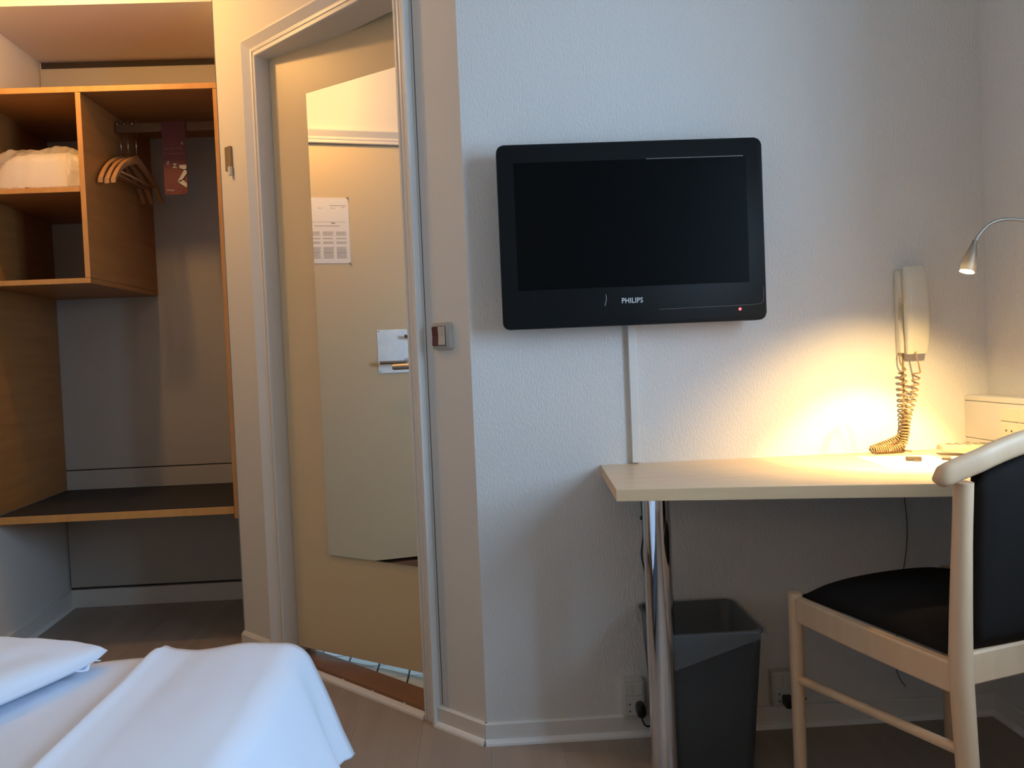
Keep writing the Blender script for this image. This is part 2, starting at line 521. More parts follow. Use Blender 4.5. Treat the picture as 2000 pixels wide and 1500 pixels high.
HP = Vector((-0.681, 2.930, 0))
_a = math.radians(-35.2)
UD = Vector((math.cos(_a), math.sin(_a), 0)); ND = Vector((math.sin(_a), -math.cos(_a), 0))
FL = frame(HP, UD, ND)
door = struct_root('door_1', HP)
b = B(); box(b, (0.004, -0.040, 0.049), (0.728, 0, 2.118), FL, bevel=0.0015, seg=1); obj('door_leaf', b, LEAF, parent=door)
hd = B()
tube(hd, [FL @ Vector(p) for p in ((0.668, 0.004, 1.022), (0.668, 0.056, 1.022))], 0.009, 14)
pts = catmull([FL @ Vector(p) for p in ((0.668, 0.05, 1.022), (0.660, 0.060, 1.022), (0.64, 0.062, 1.021), (0.60, 0.062, 1.0205), (0.560, 0.062, 1.020))], 4)
tube(hd, pts, 0.0095, 14)
lv = obj('door_handle', hd, NICKEL, parent=door, auto=40)
b = B(); tube(b, [FL @ Vector(p) for p in ((0.668, 0.0, 1.022), (0.668, 0.008, 1.022))], 0.025, 24); obj('handle_rose', b, NICKEL, parent=lv, auto=40)

# tall mirror fixed to the door leaf
mr = thing('wall_mirror', 'tall frameless mirror on the half-open cream bathroom door', 'mirror', FL @ Vector((0.39, 0.006, 0.391)))
b = B(); box(b, (0.182, 0.001, 0.391), (0.600, 0.006, 1.944), FL); obj('mirror_backing', b, BLACKP, parent=mr)
b = B(); box(b, (0.1825, 0.006, 0.3915), (0.5995, 0.0068, 1.9435), FL); obj('mirror_glass', b, MIRROR, parent=mr)

# ------------------------------------------------------------------ entrance door (seen in the mirror)
ef = struct_root('trim_5', FW @ Vector((1.56, 0, 0)))
b = B(); casing(b, FW, E0 + 0.004, E1 - 0.004, EH - 0.004); obj('door_casing', b, TRIM, parent=ef)
b = B(); box(b, (E0 - 0.01, -0.12, 0), (E0 + 0.004, 0.001, EH), FW); box(b, (E1 - 0.004, -0.12, 0), (E1 + 0.01, 0.001, EH), FW); box(b, (E0 - 0.01, -0.12, EH - 0.004), (E1 + 0.01, 0.001, EH + 0.01), FW)
obj('door_lining', b, TRIM, parent=ef)
b = B(); box(b, (E0 + 0.004, -0.118, 0), (E1 - 0.004, -0.004, 0.040), FW, bevel=0.003); obj('threshold', b, THRESH, parent=ef)
ed = struct_root('door_2', FW @ Vector((1.56, 0, 0)))
b = B(); box(b, (E0 + 0.006, -0.055, 0.058), (E1 - 0.006, -0.012, EH - 0.007), FW, bevel=0.002, seg=1); obj('door_leaf', b, LEAF, parent=ed)
b = B(); box(b, (1.435, -0.012, 0.985), (1.665, -0.009, 1.20), FW, bevel=0.001, seg=1); lp = obj('lock_plate', b, STEEL, parent=ed)
b = B()
for px, pz in ((1.443, 1.192), (1.443, 0.993), (1.657, 1.192), (1.657, 0.993)):
    tube(b, [FW @ Vector((px, -0.009, pz)), FW @ Vector((px, -0.0075, pz))], 0.003, 8)
obj('screw', b, GREYLINE, parent=lp)
b = B()
tube(b, [FW @ Vector(p) for p in ((1.60, -0.009, 1.155), (1.60, 0.03, 1.155))], 0.006, 12)
tube(b, catmull([FW @ Vector(p) for p in ((1.60, 0.026, 1.155), (1.585, 0.032, 1.16), (1.565, 0.034, 1.165))], 4), [0.005] * 4 + [0.008] * 4 + [0.007], 12)
obj('thumb_turn', b, GREYLINE, parent=ed, auto=50)
b = B()
tube(b, [FW @ Vector(p) for p in ((1.585, -0.009, 1.034), (1.585, 0.042, 1.034))], 0.009, 14)
tube(b, catmull([FW @ Vector(p) for p in ((1.588, 0.036, 1.034), (1.575, 0.045, 1.034), (1.53, 0.047, 1.036), (1.436, 0.047, 1.037))], 4), 0.0085, 14)
eh = obj('door_handle', b, mat('dark_chrome', (0.30, 0.30, 0.31), 0.18, 1.0), parent=ed, auto=40)
b = B(); tube(b, [FW @ Vector(p) for p in ((1.585, -0.009, 1.034), (1.585, -0.003, 1.034))], 0.024, 24); obj('handle_rose', b, NICKEL, parent=eh, auto=40)
# framed notice on the entrance door
nb = thing('framed_notice', 'clear framed notice in three text columns on the entrance door, seen in mirror', 'notice', FW @ Vector((1.21, -0.012, 1.53)))
b = B(); box(b, (1.105 + 0.012, -0.0115, 1.53), (1.325, -0.0095, 1.845), FW); obj('sheet', b, PAPER, parent=nb)
b = B(); box(b, (1.105 + 0.006, -0.0093, 1.522), (1.331, -0.0083, 1.852), FW); obj('clear_cover', b, film_mat('clear_acrylic', (0.9, 0.9, 0.9), 0.08, 0.1), parent=nb)
for px, pz in ((1.118, 1.845), (1.324, 1.845), (1.118, 1.529), (1.324, 1.529)):
    b = B(); tube(b, [FW @ Vector((px, -0.0095, pz)), FW @ Vector((px, -0.004, pz))], 0.005, 10); obj('corner_pin', b, NICKEL, parent=nb)
b = B()
def ln(x0, x1, z, h=0.0022): box(b, (x0, -0.0095, z), (x1, -0.00935, z + h), FW)
ln(1.235, 1.315, 1.806, 0.003); ln(1.29, 1.31, 1.798); ln(1.24, 1.262, 1.794); ln(1.18, 1.2, 1.794)
ln(1.14, 1.31, 1.728, 0.0015); ln(1.24, 1.26, 1.72, 0.006); ln(1.16, 1.28, 1.708, 0.003)
for c in range(3):
    x0 = 1.135 + c * 0.063
    for z0, n in ((1.68, 5), (1.65, 2), (1.632, 3), (1.605, 7), (1.578, 7)):
        for r in range(n):
            ln(x0, x0 + 0.052 - random.random() * 0.008, z0 - r * 0.0042, 0.0021)
o = obj('printed_text', b, INK, parent=nb); o['kind'] = 'stuff'

# ------------------------------------------------------------------ wardrobe unit in the niche
YF = 3.115
XP0, XP1 = -0.932, -0.9165
wd = thing('open_wardrobe', 'open beech wardrobe unit with cubbyholes and low black luggage bench', 'wardrobe', (-1.4, 3.44, 0.5))
def wbox(name, lo, hi, m=WOOD, parent=wd, bev=0.0012, **k):
    bm = B(); box(bm, lo, hi, bevel=bev, seg=1); return obj(name, bm, m, parent=parent, **k)
def leftslab(name, z0, z1, m, x1, y0=YF, y1=YB - 0.016, inset=0.017):
    bm = B(); prism(bm, [(XL(y0) + inset, y0), (x1, y0), (x1, y1), (XL(y1) + inset, y1)], z0, z1, bevel=0.001, seg=1)
    return obj(name, bm, m, parent=wd)
leftslab('top_board', 2.069, 2.090, WOODH, XP1, inset=0.002)
wbox('side_panel', (XP0, YF, 0.478), (XP1, YB - 0.016, 2.068))
wbox('divider', (-1.428, YF, 1.394), (-1.409, YB - 0.016, 2.068))
leftslab('shelf', 1.708, 1.727, WOODH, -1.4285)
leftslab('box_bottom', 1.374, 1.393, WOODH, -1.409)
# left side panel following the left wall
bm = B(); prism(bm, [(XL(YF) + 0.002, YF), (XL(YF) + 0.0165, YF), (XL(YB - 0.016) + 0.0165, YB - 0.016), (XL(YB - 0.016) + 0.002, YB - 0.016)], 0.530, 2.068); obj('left_panel', bm, WOOD, parent=wd)
bench = leftslab('bench_board', 0.496, 0.524, WOODH, XP0 - 0.001, inset=0.004)
bm = B(); prism(bm, [(XL(YF + 0.003) + 0.018, YF + 0.003), (XP0 - 0.002, YF + 0.003), (XP0 - 0.002, YB - 0.017), (XL(YB) + 0.018, YB - 0.017)], 0.5245, 0.5275); obj('bench_mat', bm, FELT, parent=bench, label='black mat on the bench')
# front-face edge banding: lighter wood, with some lamp light put into its tone
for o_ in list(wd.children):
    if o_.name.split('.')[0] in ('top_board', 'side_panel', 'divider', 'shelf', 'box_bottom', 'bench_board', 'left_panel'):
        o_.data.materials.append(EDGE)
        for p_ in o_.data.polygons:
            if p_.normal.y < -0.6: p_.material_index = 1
# hanging rail
bm = B(); box(bm, (-1.408, 3.392, 1.996), (XP0 - 0.001, 3.412, 2.036), bevel=0.006, seg=2); obj('hanging_rail', bm, mat('dark_rail_wood', (0.13, 0.062, 0.026), 0.5), parent=wd)

# coat hangers
def hanger(x, yaw, dz):
    h = thing('coat_hanger', '', 'hanger', (x, 3.402, 1.99), 'wooden hangers on the wardrobe rail')
    F = Matrix.Translation((x, 3.402, 0)) @ Matrix.Rotation(yaw, 4, 'Z')
    bm = B()
    n = 18
    rows = []
    for i in range(n + 1):
        t = -1 + 2 * i / n
        y = t * 0.213
        z = 1.893 + dz - 0.075 * abs(t) - 0.052 * abs(t) ** 4
        hh = 0.010 + 0.006 * (1 - abs(t)); w = 0.0055 + 0.0030 * abs(t)
        rows.append([F @ Vector(p) for p in ((-w, y, z - hh), (w, y, z - hh), (w, y, z + hh * 0.6), (w * 0.5, y, z + hh), (-w * 0.5, y, z + hh), (-w, y, z + hh * 0.6), (-w, y, z - hh))])
    grid(bm, rows)
    bm.faces.new([v for v in bm.verts[:6]]) if False else None
    bmesh.ops.remove_doubles(bm, verts=bm.verts, dist=1e-5)
    bmesh.ops.holes_fill(bm, edges=bm.edges, sides=12)
    obj('hanger_arms', bm, BEECHO, parent=h, auto=35)
    bm = B()
    pts = [F @ Vector((0, 0, 1.915 + dz))] + [F @ Vector((0, 0, 1.965))]
    for k_ in range(0, 10):
        a = -PI * 0.32 + k_ * (PI * 1.25) / 9
        pts.append(F @ Vector((0, 0.029 * math.cos(a), 2.016 + 0.029 * math.sin(a))))
    tube(bm, pts, 0.0018, 8)
    obj('hook', bm, CHROME, parent=h, smooth=True)
    bm = B(); tube(bm, [F @ Vector((0, -0.172, 1.812 + dz)), F @ Vector((0, 0.172, 1.812 + dz))], 0.0045, 8); obj('trouser_bar', bm, BEECHO, parent=h, smooth=True)
    return h


BEECHO = mat('hanger_beech', (0.42, 0.22, 0.09), 0.4)
h1 = hanger(-1.390, 0.02, 0.0); h1['label'] = 'wooden coat hanger nearest the divider panel'
h2 = hanger(-1.362, 0.0, -0.004); h2['label'] = 'second wooden coat hanger from the divider'
h3 = hanger(-1.330, -0.04, -0.002); h3['label'] = 'third wooden coat hanger from the divider, set a little apart'

# door hanger sign on the rail
sg = thing('door_hanger_sign', 'dark red do-not-disturb door hanger with white Z letters, on the wardrobe rail', 'sign', (-1.174, 3.386, 1.742))
def SX(u): return -1.220 + u * 0.092
def SZ(v): return 1.742 + v * 0.300 * (0.97 if v > 0.7 else 1)
bm = B()
NU, NV = 10, 18
def card_pt(u, v, t_): return Vector((SX(u), 3.384 + t_ - 0.010 * max(0, u - 0.5) ** 2 * 4 * max(0, 0.35 - v) / 0.35, SZ(v)))
for t_ in (-0.0005, 0.0005):
    grid(bm, [[card_pt(i / NU, j / NV, t_) for i in range(NU + 1)] for j in range(NV + 1)])
card = obj('card', bm, SIGNRED, parent=sg)
ys_ = 3.3825
def stxt(name, body, size, u, v, m, fit=None, bold=0.0, rot=0.0):
    bm = text_bm(body, size, (SX(u), ys_ - 0.0006, SZ(v)), (math.cos(rot), 0, math.sin(rot)), (-math.sin(rot), 0, math.cos(rot)), 0.0002, bold, fit=fit)
    obj(name, bm, m, parent=card)
stxt('lettering', 'Forstyr ikke', 0.014, 0.10, 0.595, SIGNTXT, fit=0.070)
stxt('lettering', 'Do not disturb', 0.014, 0.03, 0.530, SIGNTXT, fit=0.084)
stxt('letter_z', 'z', 0.020, 0.80, 0.66, SIGNWHT, bold=0.0004)
stxt('letter_z', 'Z', 0.017, 0.14, 0.405, SIGNWHT, bold=0.0005, rot=-0.12)
stxt('letter_z', 'Z', 0.024, 0.40, 0.355, SIGNWHT, bold=0.0010, rot=-0.05)
# large cropped Z at the right edge of the card
bm = B()
zp = [(0.70, 0.38), (0.98, 0.37), (0.98, 0.30), (0.70, 0.18), (1.0, 0.09), (1.0, 0.15), (0.85, 0.19), (1.0, 0.25), (1.0, 0.33)]
for poly in ([(0.70, 0.385), (1.0, 0.385), (1.0, 0.31), (0.70, 0.345)], [(0.92, 0.33), (1.0, 0.33), (1.0, 0.27), (0.74, 0.165), (0.58, 0.165)], [(0.58, 0.165), (0.80, 0.195), (1.0, 0.135), (1.0, 0.075)]):
    prism(bm, [(SX(u), SZ(v)) for u, v in poly], ys_ - 0.0052, ys_ - 0.0046, axis=1)
obj('letter_z', bm, SIGNWHT, parent=card)
stxt('lettering', 'zleep', 0.012, 0.10, 0.050, SIGNWHT, fit=0.029)

# spare pillow in a clear bag in the upper cubbyhole
sp = thing('bagged_pillow', 'spare pillow in a crinkled clear plastic bag in the upper cubbyhole', 'pillow', (-1.62, 3.38, 1.728))
EQ = 0.09
def puff(cx, cy, z0, lx, ly, h, n=22, seed=0, wr=0.006, p=3.2):
    rows = []
    top = []
    for j in range(n + 1):
        r = []
        for i in range(n + 1):
            u = -1 + 2 * i / n; v = -1 + 2 * j / n
            f = max(0.0, (1 - abs(u) ** p)) ** 0.42 * max(0.0, (1 - abs(v) ** p)) ** 0.42
            r.append((cx + u * lx / 2, cy + v * ly / 2, f))
        top.append(r)
    bm = B()
    up = [[Vector((x_, y_, z0 + h * EQ + f * h * (1 - EQ) + wr * f * noise.noise((x_ * 14 + seed, y_ * 14, 3)) + wr * 0.7 * noise.noise((x_ * 40, y_ * 25 + seed, 7)))) for x_, y_, f in r] for r in top]
    dn = [[Vector((x_, y_, z0 + h * EQ - f * h * EQ)) for x_, y_, f in r] for r in top]
    grid(bm, up); grid(bm, dn)
    bmesh.ops.remove_doubles(bm, verts=bm.verts, dist=1e-4)
    return bm


bm = puff(-1.617, 3.385, 1.730, 0.335, 0.38, 0.165, seed=2, wr=0.010, p=5)
obj('pillow', bm, BLANKET, parent=sp, smooth=True)
bm = puff(-1.617, 3.38, 1.7275, 0.360, 0.41, 0.178, n=44, seed=9, wr=0.013, p=7)
obj('plastic_bag', bm, POLY, parent=sp)
# gathered crinkled corner flap of the bag
bm = B()
rows = []
for j in range(9):
    rr = []
    for i in range(9):
        u, v = i / 8, j / 8
        wdt = 0.012 + 0.07 * v
        rr.append(Vector((-1.485 + (u - 0.5) * wdt + 0.02 * v, 3.165 + 0.012 * math.sin(u * 9 + v * 2) * (0.3 + v) - 0.004, 1.865 - 0.085 * v + 0.006 * noise.noise((u * 6, v * 6, 1)))))
    rows.append(rr)
grid(bm, rows); obj('bag_flap', bm, POLY, parent=sp)

# small metal catch on the pier beside the wardrobe
ct = thing('wall_catch', 'small bronze metal catch on the cream pier beside the wardrobe', 'door catch', FD @ Vector((1.19, 0.0, 1.745)))
CATM = mat('dull_bronze', (0.30, 0.24, 0.16), 0.45, 0.6)
bm = B(); box(bm, (1.172, 0, 1.748), (1.207, 0.012, 1.834), FD, bevel=0.002); obj('plate', bm, CATM, parent=ct)
bm = B(); box(bm, (1.168, 0.004, 1.728), (1.183, 0.016, 1.760), FD, bevel=0.002); obj('tongue', bm, FILLER, parent=ct)

# ------------------------------------------------------------------ light switch
sw = thing('light_switch', 'double light switch with one dark red and one cream rocker beside the bathroom door', 'light switch', FD @ Vector((0.100, 0, 1.065)))
bm = B(); prism(bm, rrect(0.064, 1.064, 0.136, 1.136, 0.005), 0, 0.011, F=FD, axis=1, bevel=0.002); obj('switch_plate', bm, SWF, parent=sw, auto=40)
bm = B(); box(bm, (0.083, 0.011, 1.074), (0.134, 0.0116, 1.127), FD); obj('recess', bm, BLACKP, parent=sw)
for x0, x1, m, nm in ((0.1095, 0.133, RED, 'dark red rocker'), (0.0845, 0.1085, CREAM, 'cream rocker')):
    bm = B(); prism(bm, [(0.0116, 1.0755), (0.0165, 1.0755), (0.0135, 1.10), (0.0165, 1.1255), (0.0116, 1.1255)], x0, x1, F=FD, axis=0, bevel=0.0006, seg=1)
    obj('rocker', bm, m, parent=sw, label=nm)

# ------------------------------------------------------------------ television
tv = thing('television', 'black flat-screen television mounted on the white textured wall', 'television', (0.408, D, 1.337))
TX0, TX1, TZ0, TZ1 = 0.068, 0.749, 1.104, 1.571
YT = D - 0.090
bm = B(); prism(bm, rrect(TX0, TZ0, TX1, TZ1, 0.018, 6), YT, YT + 0.034, axis=1, bevel=0.003, seg=2); obj('bezel', bm, TVP, parent=tv, auto=35)
bm = B(); prism(bm, rrect(TX0 + 0.045, TZ0 + 0.04, TX1 - 0.045, TZ1 - 0.04, 0.03, 5), YT + 0.034, YT + 0.055, axis=1, bevel=0.006); obj('rear_housing', bm, TVP, parent=tv, auto=35)
bm = B(); box(bm, (TX0 + 0.042, YT - 0.0006, TZ0 + 0.098), (TX1 - 0.042, YT + 0.001, TZ1 - 0.046)); scr = obj('screen', bm, TVS, parent=tv)
bm = B(); box(bm, (0.45, YT - 0.0012, TZ1 - 0.047), (0.700, YT + 0.0005, TZ1 - 0.0445)); obj('screen_edge_glint', bm, GREYLINE, parent=scr)  # glint along the upper trim, put in as a grey strip
bm = text_bm('PHILIPS', 0.0185, (0.374, YT - 0.0009, 1.1605), (1, 0, 0), (0, 0, 1), 0.0004, 0.0003, fit=0.0545); obj('logo', bm, LOGO, parent=tv, label='silver maker logo lettering')
bm = B(); tube(bm, [Vector((0.6795, YT + 0.001, 1.1335)), Vector((0.6795, YT - 0.0012, 1.1335))], 0.0036, 14); obj('standby_light', bm, LED, parent=tv, label='red standby light')
bm = B(); pts = [(0.47, YT, 1.141), (0.60, YT, 1.1425), (0.71, YT, 1.144), (0.737, YT, 1.148), (0.742, YT, 1.16), (0.743, YT, 1.19)]
tube(bm, catmull(pts, 5), 0.0007, 6); obj('trim_seam', bm, GREYLINE, parent=tv)
bm = B(); tube(bm, catmull([(0.334, YT - 0.0002, 1.184), (0.3345, YT - 0.0002, 1.172), (0.330, YT - 0.0002, 1.155)], 4), 0.0006, 6); obj('scratch', bm, LOGO, parent=tv)
bm = B(); box(bm, (0.31, YT + 0.053, 1.24), (0.51, D + 0.001, 1.44), bevel=0.004); obj('wall_bracket', bm, BLACKP, parent=tv)

# cable trunking below the television
bm = B(); box(bm, (0.400, D - 0.017, 0.739), (0.421, D + 0.0005, 1.15), bevel=0.0015, seg=2)
tag(obj('cable_trunking', bm, TRIM, loc=(0.41, D, 0.739)), 'slim white cable cover running from the television down to the desk', 'cable cover')

# ------------------------------------------------------------------ desk
DZ = 0.736
dk = thing('desk', 'pale maple desk top fixed to the wall on one chrome leg', 'desk', (0.85, 1.95, 0))
poly = [(0.316, D - 0.001), (0.289, 1.790), (0.50, 1.7505), (0.72, 1.708), (0.925, 1.664), (1.15, 1.622), (XR - 0.001, 1.582), (XR - 0.001, D - 0.001)]
bm = B(); prism(bm, poly, DZ - 0.027, DZ, bevel=0.0015, seg=2); top = obj('desk_top', bm, DESKM, parent=dk)
bm = B()
def off(p, d=0.0004):
    c = Vector((0.85, 1.9)); v = Vector(p) - c; return tuple(c + v * (1 + d / v.length))
for i in range(0, 6):
    a_, b__ = Vector(off(poly[i])), Vector(off(poly[i + 1]))
    n_ = (b__ - a_).normalized(); o_ = Vector((n_.y, -n_.x))
    if (a_ - Vector((0.85, 1.9))).dot(o_) < 0: o_ = -o_
    prism(bm, [tuple(a_), tuple(b__), tuple(b__ - o_ * 0.002), tuple(a_ - o_ * 0.002)], DZ - 0.026, DZ - 0.0014)
obj('edge_band', bm, mat('desk_edge_band', (0.64, 0.44, 0.245), 0.42, var=((3, 3, 40), (0.69, 0.49, 0.28), 3)), parent=top)
LX, LY = 0.401, 1.915
bm = B(); tube(bm, [(LX, LY, 0.012), (LX, LY, DZ - 0.032)], 0.0325, 48); obj('leg', bm, CHROME, parent=dk, auto=40)
bm = B(); tube(bm, [(LX, LY, DZ - 0.033), (LX, LY, DZ - 0.027)], 0.045, 32); obj('leg_plate', bm, GREYLINE, parent=dk, auto=40)
bm = B(); tube(bm, [(LX, LY, 0.0), (LX, LY, 0.013)], 0.04, 32); obj('leg_foot', bm, BLACKP, parent=dk, auto=40)

# papers, pen-like items, remote on the desk
def sheet(pts, z, h, name, label, m=PAPER):
    bm = B(); prism(bm, pts, z, z + h)
    c = sum((Vector(p) for p in pts), Vector((0, 0))) / len(pts)
    return tag(obj(name, bm, m, loc=(c.x, c.y, z)), label, 'paper')
sheet([(0.973, 2.116), (0.952, 1.888), (1.135, 1.868), (1.150, 2.085)], DZ + 0.0002, 0.0006, 'paper_sheet', 'white sheet of paper lying flat under the desk lamp')
bk = thing('black_clip', 'short dark brown clip lying on the white paper under the desk lamp', 'clip', (1.06, 1.994, DZ + 0.0008))
Fk = Matrix.Translation((1.061, 1.994, DZ + 0.0009)) @ Matrix.Rotation(-0.40, 4, 'Z')
DARKBR = mat('dark_brown_plastic', (0.05, 0.032, 0.016), 0.45)
bm = B(); box(bm, (-0.018, -0.006, 0.002), (0.018, 0.006, 0.011), Fk, bevel=0.0015); obj('clip_body', bm, DARKBR, parent=bk)
bm = B(); box(bm, (0.000, -0.0075, 0.0), (0.018, -0.003, 0.004), Fk, bevel=0.001); obj('clip_lip', bm, DARKBR, parent=bk)
rm = thing('remote_control', 'beige grey remote control propped on the desk beside the paper', 'remote control', (1.245, 2.07, DZ))
Fr = Matrix.Translation((1.176, 2.085, DZ + 0.001)) @ Matrix.Rotation(-0.25, 4, 'Z')
bm = B(); prism(bm, [(0, 0.012), (0.004, 0.023), (0.012, 0.026), (0.16, 0.026), (0.17, 0.02), (0.17, 0.004), (0.165, 0.0), (0.075, 0.0), (0.045, 0.006), (0.015, 0.009)], -0.026, 0.026, F=Fr, axis=1, bevel=0.002); obj('remote_case', bm, REMO, parent=rm, auto=40)
for i in range(6):
    for j in range(3):
        bm = B(); box(bm, (0.022 + i * 0.02, -0.018 + j * 0.014, 0.026), (0.034 + i * 0.02, -0.010 + j * 0.014, 0.0275), Fr); obj('button', bm, BTN, parent=rm)
pn = thing('notepad_pen', 'white pen with dark end lying on the desk in front of the remote', 'pen', (1.16, 1.965, DZ + 0.0008))
Fp = Matrix.Translation((1.127, 1.985, DZ + 0.0055)) @ Matrix.Rotation(-0.50, 4, 'Z')
bm = B(); tube(bm, [Fp @ Vector((0.020, 0, 0)), Fp @ Vector((0.13, 0, 0))], 0.0046, 12); obj('pen_barrel', bm, SOCKM, parent=pn, auto=40)
bm = B(); tube(bm, [Fp @ Vector((0, 0, 0)), Fp @ Vector((0.021, 0, 0))], [0.0035, 0.0047], 12); obj('pen_end', bm, DARKBR, parent=pn, auto=40)
# curl of clear film against the wall
bm = B()
prof = [(0.911, 0.7365), (0.921, 0.773), (0.936, 0.797), (0.957, 0.813), (0.976, 0.814), (0.986, 0.795), (0.992, 0.765), (0.997, 0.7365)]
cp = catmull([(p[0], 0, p[1]) for p in prof], 4)
grid(bm, [[Vector((p.x, D - 0.012, p.z)), Vector((p.x + 0.004, D - 0.045, p.z))] for p in cp])
tag(obj('plastic_film', bm, CLEARF, loc=(0.95, D - 0.03, DZ), smooth=True), 'faint arched curl of clear plastic film at the wall on the desk', 'plastic film')

# ------------------------------------------------------------------ wall trunking box with sockets on the right wall
pb = thing('socket_trunking', 'long white socket channel along the right wall above the desk', 'socket panel', (XR, 1.75, 0.75))
PBX = 1.319
bm = B(); box(bm, (PBX + 0.004, 1.20, 0.750), (XR, D - 0.001, 0.880), bevel=0.003, seg=2); obj('channel', bm, SOCKM, parent=pb)
for z0, z1 in ((0.7515, 0.7645), (0.7665, 0.8645), (0.8665, 0.8785)):
    bm = B(); box(bm, (PBX, 1.20, z0), (PBX + 0.006, D - 0.0015, z1), bevel=0.001, seg=1); obj('cover_strip', bm, SOCKM, parent=pb)
SOCKY = mat('ivory_socket_plastic', (0.66, 0.63, 0.50), 0.35)
for yy in (2.045, 1.975, 1.905):
    for zz, kind in ((0.774, 's'), (0.822, 'r')):
        hh = 0.045 if kind == 's' else 0.033
        bm = B(); box(bm, (PBX - 0.003, yy - 0.067, zz), (PBX + 0.001, yy, zz + hh), bevel=0.001, seg=1); so = obj('socket_insert' if kind == 's' else 'rocker', bm, SOCKY, parent=pb)
        if kind == 's':
            bm = B()
            for dy in (0.022, 0.043): tube(bm, [(PBX - 0.0036, yy - dy, zz + 0.024), (PBX - 0.001, yy - dy, zz + 0.024)], 0.0028, 10)
            obj('pin_hole', bm, DARKGAP, parent=so)

# ------------------------------------------------------------------ wall telephone
ph = thing('wall_telephone', 'ivory wall telephone with handset and coiled cord above the desk', 'telephone', (1.165, D, 1.0))
bm = B(); prism(bm, [(D, 0.998), (D - 0.024, 1.002), (D - 0.030, 1.03), (D - 0.019, 1.09), (D - 0.016, 1.12), (D - 0.030, 1.150), (D - 0.030, 1.205), (D - 0.022, 1.222), (D, 1.226)], 1.131, 1.199, axis=0, bevel=0.005, seg=3)
obj('wall_base', bm, IVORY, parent=ph, auto=35)
# handset: long convex shell with a flat rounded front and a slight waist at the grip
rows = []
NZ = 30
for i in range(NZ + 1):
    t = i / NZ
    z = 0.998 + t * 0.232
    e = max(0.0, 1 - abs(2 * t - 1) ** 9) ** 0.5
    e = max(e, 0.72 if 0 < i < NZ else 0.66)
    w = 0.0295 * (0.80 + 0.20 * e) + 0.0015 * math.sin(PI * t)
    yf = D - 0.046 - 0.016 * math.sin(PI * (0.12 + 0.76 * t)) - (0.010 * (1 - e)) * -1     # front face
    yi = D - 0.031                                                                           # back edge
    ring = []
    for k_ in range(24):
        a_ = 2 * PI * k_ / 24
        cx_, cy_ = math.cos(a_), math.sin(a_)
        ex = math.copysign(abs(cx_) ** 0.45, cx_); ey = math.copysign(abs(cy_) ** 0.45, cy_)
        ring.append(Vector((1.1655 + 0.003 * (1 - t) + ex * w, (yf + yi) / 2 + ey * (yi - yf) / 2, z)))
    ring.append(ring[0])
    rows.append(ring)
bm = B(); grid(bm, rows)
bmesh.ops.remove_doubles(bm, verts=bm.verts, dist=1e-5); bmesh.ops.holes_fill(bm, edges=bm.edges, sides=40)
obj('handset', bm, IVORY, parent=ph, auto=50)

def helix(path, pitches, R, ppt=10, ell=1.0):
    """helix round a polyline; pitches = list of (fraction, pitch)"""
    P = catmull(path, 8)
    L = [0.0]
    for a_, b__ in zip(P[:-1], P[1:]): L.append(L[-1] + (b__ - a_).length)
    T = L[-1]
    def at(s):
        for i in range(len(L) - 1):
            if s <= L[i + 1] or i == len(L) - 2:
                f_ = (s - L[i]) / max(1e-9, L[i + 1] - L[i]); return P[i].lerp(P[i + 1], f_), (P[i + 1] - P[i]).normalized()
    def pitch(fr):
        for (f0, p0), (f1, p1) in zip(pitches[:-1], pitches[1:]):
            if fr <= f1: return p0 + (p1 - p0) * (fr - f0) / (f1 - f0)
        return pitches[-1][1]
    out = []; s = 0; ph_ = 0.0
    while s < T:
        c, tn = at(s)
        nx = tn.cross(Vector((0.05, 1, 0.02))).normalized(); ny = tn.cross(nx)
        out.append(c + nx * R * math.cos(ph_) + ny * R * math.sin(ph_))
        ph_ += 2 * PI / ppt; s += pitch(s / T) / ppt
    return out


left = [(1.133, 2.176, 0.958), (1.135, 2.176, 0.925), (1.137, 2.176, 0.863), (1.137, 2.176, 0.808), (1.130, 2.174, 0.782), (1.105, 2.172, 0.768), (1.072, 2.170, 0.757), (1.040, 2.168, 0.7475)]
right = [(1.155, 2.142, 0.952), (1.151, 2.142, 0.926), (1.144, 2.142, 0.885), (1.135, 2.145, 0.852), (1.128, 2.148, 0.818), (1.124, 2.15, 0.785), (1.115, 2.152, 0.757), (1.090, 2.152, 0.7475), (1.040, 2.152, 0.7475)]
hl = helix(left, [(0, 0.0165), (0.45, 0.011), (0.6, 0.0078), (1, 0.0056)], 0.0092)
hr = helix(right, [(0, 0.0165), (0.35, 0.013), (0.6, 0.0075), (0.75, 0.0062), (1, 0.0054)], 0.0092)
path = catmull([(1.131, 2.185, 1.002), (1.131, 2.18, 0.975), hl[0]], 4)[:-1] + hl + catmull([hl[-1], (1.030, 2.160, 0.750), hr[-1]], 4)[1:-1] + hr[::-1] + catmull([hr[0], (1.160, 2.14, 0.968), (1.157, 2.142, 0.985), (1.154, 2.145, 1.004)], 4)[1:]
bm = B(); tube(bm, path, 0.0020, 6); obj('coiled_cord', bm, CORDM, parent=ph, smooth=True, label='coiled beige cord')
bm = B(); tube(bm, catmull([(1.149, 2.1985, 1.0), (1.148, 2.1985, 0.90), (1.146, 2.1985, 0.81), (1.143, 2.197, 0.745), (1.142, 2.19, 0.7385), (1.15, 2.17, 0.7380)], 5), 0.0022, 8, up=(0, 1, 0)); obj('straight_cord', bm, CORDM, parent=ph, smooth=True)

